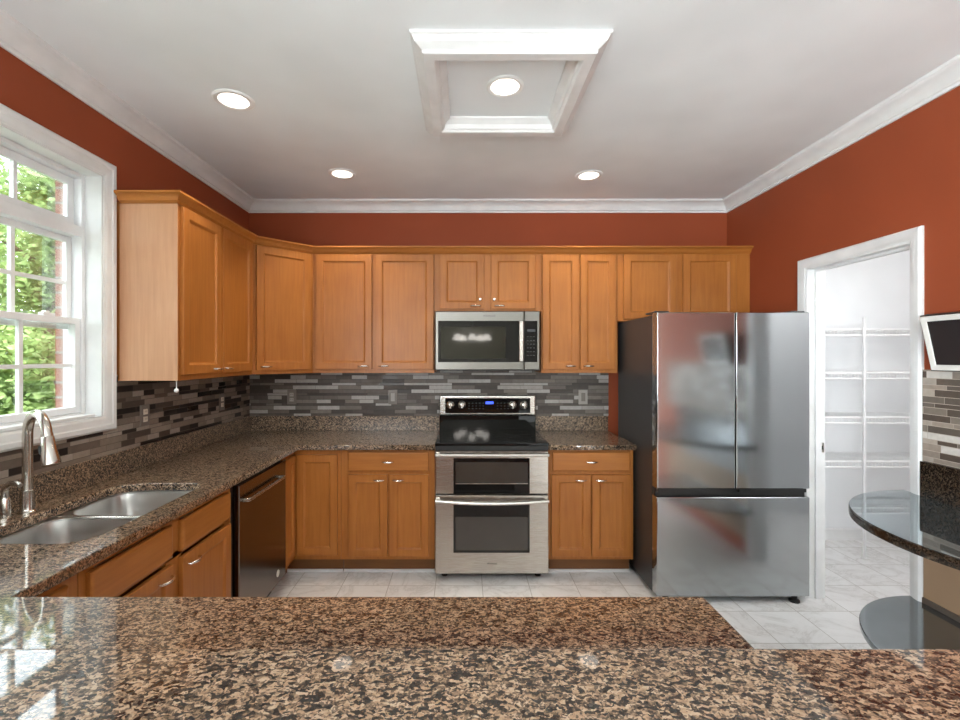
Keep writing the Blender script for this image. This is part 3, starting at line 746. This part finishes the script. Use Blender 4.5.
bm = B(); lathe(bm, FLB.P(2.82, .0262, .178), [(.021, -.0015), (.021, .0015), (.017, .0022)], 20, 'x'); lathe(bm, FLB.P(2.82, .0284, .178), [(.009, 0), (.007, .0012)], 16, 'x'); q = obj('badge', bm, SILVER, dd_, smooth=True); q['label'] = 'small round silver badge'

# ------------------------------------------------------------------ half-round table on the right wall
hx, hy, hr = 2.116, 1.65, .585
def half(r, n=40, x=hx): return [(x, hy-r)] + [(x-r*math.sin(pi*k/n)*(hx-1.552)/.585, hy-r*math.cos(pi*k/n)) for k in range(1, n)] + [(x, hy+r)]
tb = thing('half_round_table', 'two-tier half-round dark granite table fixed to the right wall by the pantry', 'table', (hx, hy, .85))
slab('table_top', [half(.592)], .812, .8485, .004, granite('table_edge_granite', .15, 1.5, .16, 1.4), tb)
slab('glass_top', [half(.589)], .8486, .8505, .0005, TOPG, tb)
slab('lower_shelf', [half(.556)], .335, .360, .004, DISC, tb)
bm = B(); box(bm, RX-.022, RX-.006, 1.0, 2.141, .8510, 1.011); q = obj('backsplash', bm, granite('table_splash_granite', .2, 1.5, .16, 1.4), tb); q['label'] = 'dark granite upstand'
bm = B(); box(bm, RX-.018, RX-.0065, 1.03, 2.140, .600, .8115); obj('wall_band', bm, GREYBAND, tb)  # plain grey band on the wall below the table top
bm = B(); box(bm, RX-.014, RX-.0065, 1.03, 2.140, .3605, .385); obj('shelf_ledger', bm, plain('ledger_strip', (.10, .08, .065), .35), tb)

# wall television
FT_u = Vector((0, 1, 0)); top = Vector((2.006, 2.05, 1.671)); bot = Vector((2.059, 2.05, 1.428)); up = (bot-top); H = up.length; up.normalize()
nrm = Vector((-1, 0, 0)); nrm = (nrm-up*nrm.dot(up)).normalized()
tv = thing('television', 'small tilted silver-framed flat screen mounted on the right wall above the half-round table', 'television', (2.06, 1.85, 1.55))
class Tilt:
    def P(s, u, d, z): return top + Vector((0, -1, 0))*u + up*(H-z) + nrm*d
TT = Tilt(); TWd = .40
bm = B(); rings(bm, TT, 0, TWd, 0, H, [(0, -.035), (0, -.004), (.004, 0), (.004, -.004)]); obj('housing', bm, BLACK, tv)
bm = B(); rings(bm, TT, .005, TWd-.005, .005, H-.005, [(.0, -.004), (0, .003), (.004, .005), (.022, .003), (.024, -.003)], True, True); q = obj('bezel', bm, SILVER, tv); q['label'] = 'pale silver bezel'
bm = B(); box(bm, .0285, TWd-.0285, -.0028, -.0005, .0285, H-.0285, TT); obj('screen', bm, SCREEN, tv)
bm = B(); box(bm, .14, .26, -.06, -.035, .09, .17, TT); box(bm, 2.075, RX-.011, 1.80, 1.90, 1.52, 1.60); obj('wall_bracket', bm, BLACK, tv)

# ------------------------------------------------------------------ outlets and pull cord
def outlet(label, fr, u, z, d, kind, pm, im):
    t = thing('wall_outlet' if kind == 'outlet' else 'light_switch', label, 'outlet' if kind == 'outlet' else 'switch', fr.P(u, d, z), 'outlets on the tiled backsplash')
    bm = B(); rings(bm, fr, u-.036, u+.036, z-.058, z+.058, [(0, d), (0, d+.004), (.003, d+.006)]); obj('cover_plate', bm, pm, t)
    bm = B()
    if kind == 'outlet':
        bm.free()
        for dz in (-.020, .020):
            bm = B(); rings(bm, fr, u-.0165, u+.0165, z+dz-.0145, z+dz+.0145, [(0, d+.005), (0, d+.008), (.003, d+.009)])
            rc = obj('receptacle', bm, im, t, bevel=.002)
            for du in (-.006, .006):
                bm = B(); box(bm, u+du-.0012, u+du+.0012, d+.0088, d+.0093, z+dz-.003, z+dz+.006, fr); obj('slot', bm, BLACK, rc)
    else:
        rings(bm, fr, u-.016, u+.016, z-.033, z+.033, [(0, d+.005), (0, d+.009), (.003, d+.010)]); obj('rocker', bm, im, t)
    return t
FLW = Fr((LX, 0), (0, 1), (1, 0)); FBW = Fr((0, BY), (1, 0), (0, -1))
outlet('outlet with cream sockets on the left tile beside the window', FLW, 2.507, 1.175, .0105, 'outlet', TAUPE, CREAM)
outlet('outlet with cream sockets on the left tile near the back corner', FLW, 3.305, 1.17, .0105, 'outlet', TAUPE, CREAM)
outlet('grey outlet on the back tile near the left corner', FBW, -1.384, 1.168, .0105, 'outlet', TAUPE, TAUPEL)
outlet('grey rocker switch on the back tile left of the range', FBW, -.571, 1.168, .0105, 'switch', TAUPE, TAUPEL)
outlet('grey outlet plate on the back tile right of the range', FBW, .957, 1.168, .0105, 'switch', TAUPEL, TAUPE)
t = thing('pull_cord', 'white pull cord with ball hanging below the left wall cabinet', 'cord', (-1.444, 2.335, UZ0))
bm = B(); tube(bm, [(-1.444, 2.335, UZ0-.0005), (-1.444, 2.335, 1.332)], .0022, 8); obj('cord', bm, WHITEP, t)
bm = B(); bmesh.ops.create_uvsphere(bm, u_segments=14, v_segments=10, radius=.011, matrix=Matrix.Translation((-1.444, 2.335, 1.322))); obj('ball', bm, WHITEP, t, smooth=True)

# ------------------------------------------------------------------ ceiling: moulded frame and recessed lights
x0, x1, y0, y1 = -.208, .568, 1.772, 2.548
class Up:
    def P(s, u, d, z): return Vector((u, z, CZ-d))
bm = B(); rings(bm, Up(), x0, x1, y0, y1, [(0, .0005), (0, .010), (.008, .014), (.016, .032), (.034, .044), (.040, .048), (.044, .050), (.044, .060), (.048, .064), (.088, .064), (.092, .062), (.098, .052), (.104, .050), (.110, .030), (.128, .014), (.134, .010), (.136, .0005)], False, False)
tag(obj('ceiling_moulding', bm, TRIM, base=(.18, 2.16, CZ)), 'square white moulded frame on the ceiling around a light', 'moulding')
def can(name, label, x, y, r, tr, energy, cone=1.75):
    t = thing(name, label, 'ceiling light', (x, y, CZ), 'recessed ceiling lights')
    bm = B(); lathe(bm, (x, y, CZ), [(r, -.0005), (tr, -.0005), (tr, -.004), (tr-.008, -.009), (r, -.006), (r, -.0005)], 36, 'z', False, False); obj('trim_ring', bm, WHITEP, t, smooth=True)
    bm = B(); lathe(bm, (x, y, CZ), [(r-.0006, -.0008), (r-.0006, -.0045), (r*.6, -.0058), (.003, -.006)], 36); q = obj('lens', bm, LENS, t, smooth=True); q['label'] = 'glowing lens'
    lamp('downlight', 'SPOT', (x, y, CZ-.012), (0, 0, 0), energy*15, (1, .87, .70), spot_size=cone, spot_blend=.5, shadow_soft_size=r*.9)
    return t
can('recessed_light', 'round recessed ceiling light near the window and left crown', -1.119, 2.26, .070, .096, 2.2)
can('recessed_light', 'round recessed ceiling light above the diagonal corner cabinets', -.829, 3.165, .068, .092, 2.2)
can('recessed_light', 'round recessed ceiling light in front of the refrigerator cabinets', .858, 3.195, .068, .092, 2.2)
can('recessed_light', 'round recessed light inside the square ceiling moulding', .189, 2.145, .066, .086, .8, 3.05)

# ------------------------------------------------------------------ pantry shelving
def wire_shelf(label, z):
    xa, xb, ya, yb = 2.26, 3.885, 3.46, 3.785
    t = thing('wire_shelf', label, 'shelf', (3.05, yb, z), 'white wire shelves in the pantry')
    bm = B(); 
    for k in range(64):
        x = xa+.012+k*(xb-xa-.024)/63; tube(bm, [(x, yb-.004, z), (x, ya+.003, z), (x, ya, z-.004), (x, ya, z-.040)], .0028, 5)
    obj('deck_wires', bm, WIREM, t)
    bm = B()
    for (y, zz, r) in ((ya, z, .009), (ya, z-.042, .008), (yb-.008, z-.003, .005), ((ya+yb)/2, z-.004, .005)): tube(bm, [(xa, y, zz), (xb, y, zz)], r, 8)
    obj('rails', bm, WIREM, t)
    return t
wire_shelf('white wire pantry shelf at the top of the stack of four', 1.694)
wire_shelf('white wire pantry shelf, second from the top', 1.370)
wire_shelf('white wire pantry shelf, third from the top', 1.040)
wire_shelf('white wire pantry shelf, lowest of the four', .712)
bm = B(); tube(bm, [(2.962, 3.44, .0005), (2.962, 3.44, 1.785)], .010, 12); box(bm, 2.945, 2.979, 3.425, 3.455, .0005, .006)
tag(obj('shelf_pole', bm, WIREM, base=(2.962, 3.44, 0), smooth=True), 'upright white pole standing in front of the pantry wire shelves', 'pole')

# ------------------------------------------------------------------ chandelier over the dining place behind the camera (mirrored in the microwave)
ch = thing('chandelier', 'chandelier with lit glass shades mirrored in the microwave door', 'chandelier', (.14, -1.5, 1.9))
c0 = Vector((.14, -1.5, 1.84))
bm = B(); lathe(bm, c0, [(.012, -.10), (.03, -.06), (.018, 0), (.03, .08), (.012, .14), (.008, CZ-1.841)], 16); obj('stem', bm, NICKEL, ch, smooth=True)
for k in range(5):
    a = 2*pi*k/5+.3; e_ = c0+Vector((math.cos(a)*.27, math.sin(a)*.27, .0))
    bm = B(); tube(bm, [c0+Vector((0, 0, .05)), c0+Vector((math.cos(a)*.12, math.sin(a)*.12, .16)), e_+Vector((0, 0, .12)), e_+Vector((0, 0, .04))], .008, 8); arm = obj('arm', bm, NICKEL, ch, smooth=True)
    bm = B(); lathe(bm, e_, [(.02, .05), (.045, .03), (.07, -.02), (.082, -.05)], 18, 'z', True, True); q = obj('shade', bm, SHADE, arm, smooth=True); q['label'] = 'lit white glass shade'

# ------------------------------------------------------------------ outdoors, seen through the window
bm = B(); box(bm, -30, -1.99, -12, 40, -.12, -.06); struct('ground', bm, LAWN)
GT = 'leafy trees outside the window'
def tree(x, y, h, cr, n, seed):
    rnd = random.Random(seed)
    t = thing('tree', 'leafy green tree outside the kitchen window', 'tree', (x, y, -.06), GT)
    bm = B(); tube(bm, [(x, y, -.06), (x+.05, y, h*.4), (x, y+.1, h*.8)], [.16, .11, .04], 8)
    for k in range(6):
        a = rnd.random()*6.28; z = h*(.25+.09*k); tube(bm, [(x, y, z), (x+math.cos(a)*cr*.7, y+math.sin(a)*cr*.7, z+h*.16)], [.05, .012], 6)
    obj('trunk', bm, BARK, t, smooth=True)
    bm = B(); cl = []
    for k in range(46):
        a, zz = rnd.random()*6.28, rnd.random(); rr = cr*math.sqrt(rnd.random())*(1-.35*abs(zz-.4))
        cl.append(Vector((x+math.cos(a)*rr, y+math.sin(a)*rr, .35+zz*(h-.2))))
    for k in range(n):
        c = rnd.choice(cl); p = c+Vector((rnd.gauss(0, .30), rnd.gauss(0, .30), rnd.gauss(0, .22)))
        s = .032+rnd.random()*.03
        u = Vector((rnd.gauss(0, 1), rnd.gauss(0, 1), rnd.gauss(0, .5))).normalized(); v = u.orthogonal().normalized()
        v = (Matrix.Rotation(rnd.random()*6.28, 3, u) @ v); wv = u
        bm.faces.new([bm.verts.new(p+wv*s*1.6), bm.verts.new(p+v*s*.6), bm.verts.new(p-wv*s), bm.verts.new(p-v*s*.6)])
    obj('foliage', bm, LEAF, t)
for i, (x, y, h, cr) in enumerate(((-6.6, 7.4, 4.3, 1.35), (-6.0, 3.2, 4.1, 1.3), (-8.2, 10.9, 4.9, 1.5), (-10.6, 7.0, 5.4, 1.5), (-12.9, 13.2, 6.2, 1.7), (-6.6, -1.6, 4.2, 1.35))):
    tree(x, y, h*.95, cr, 22000, 40+i)
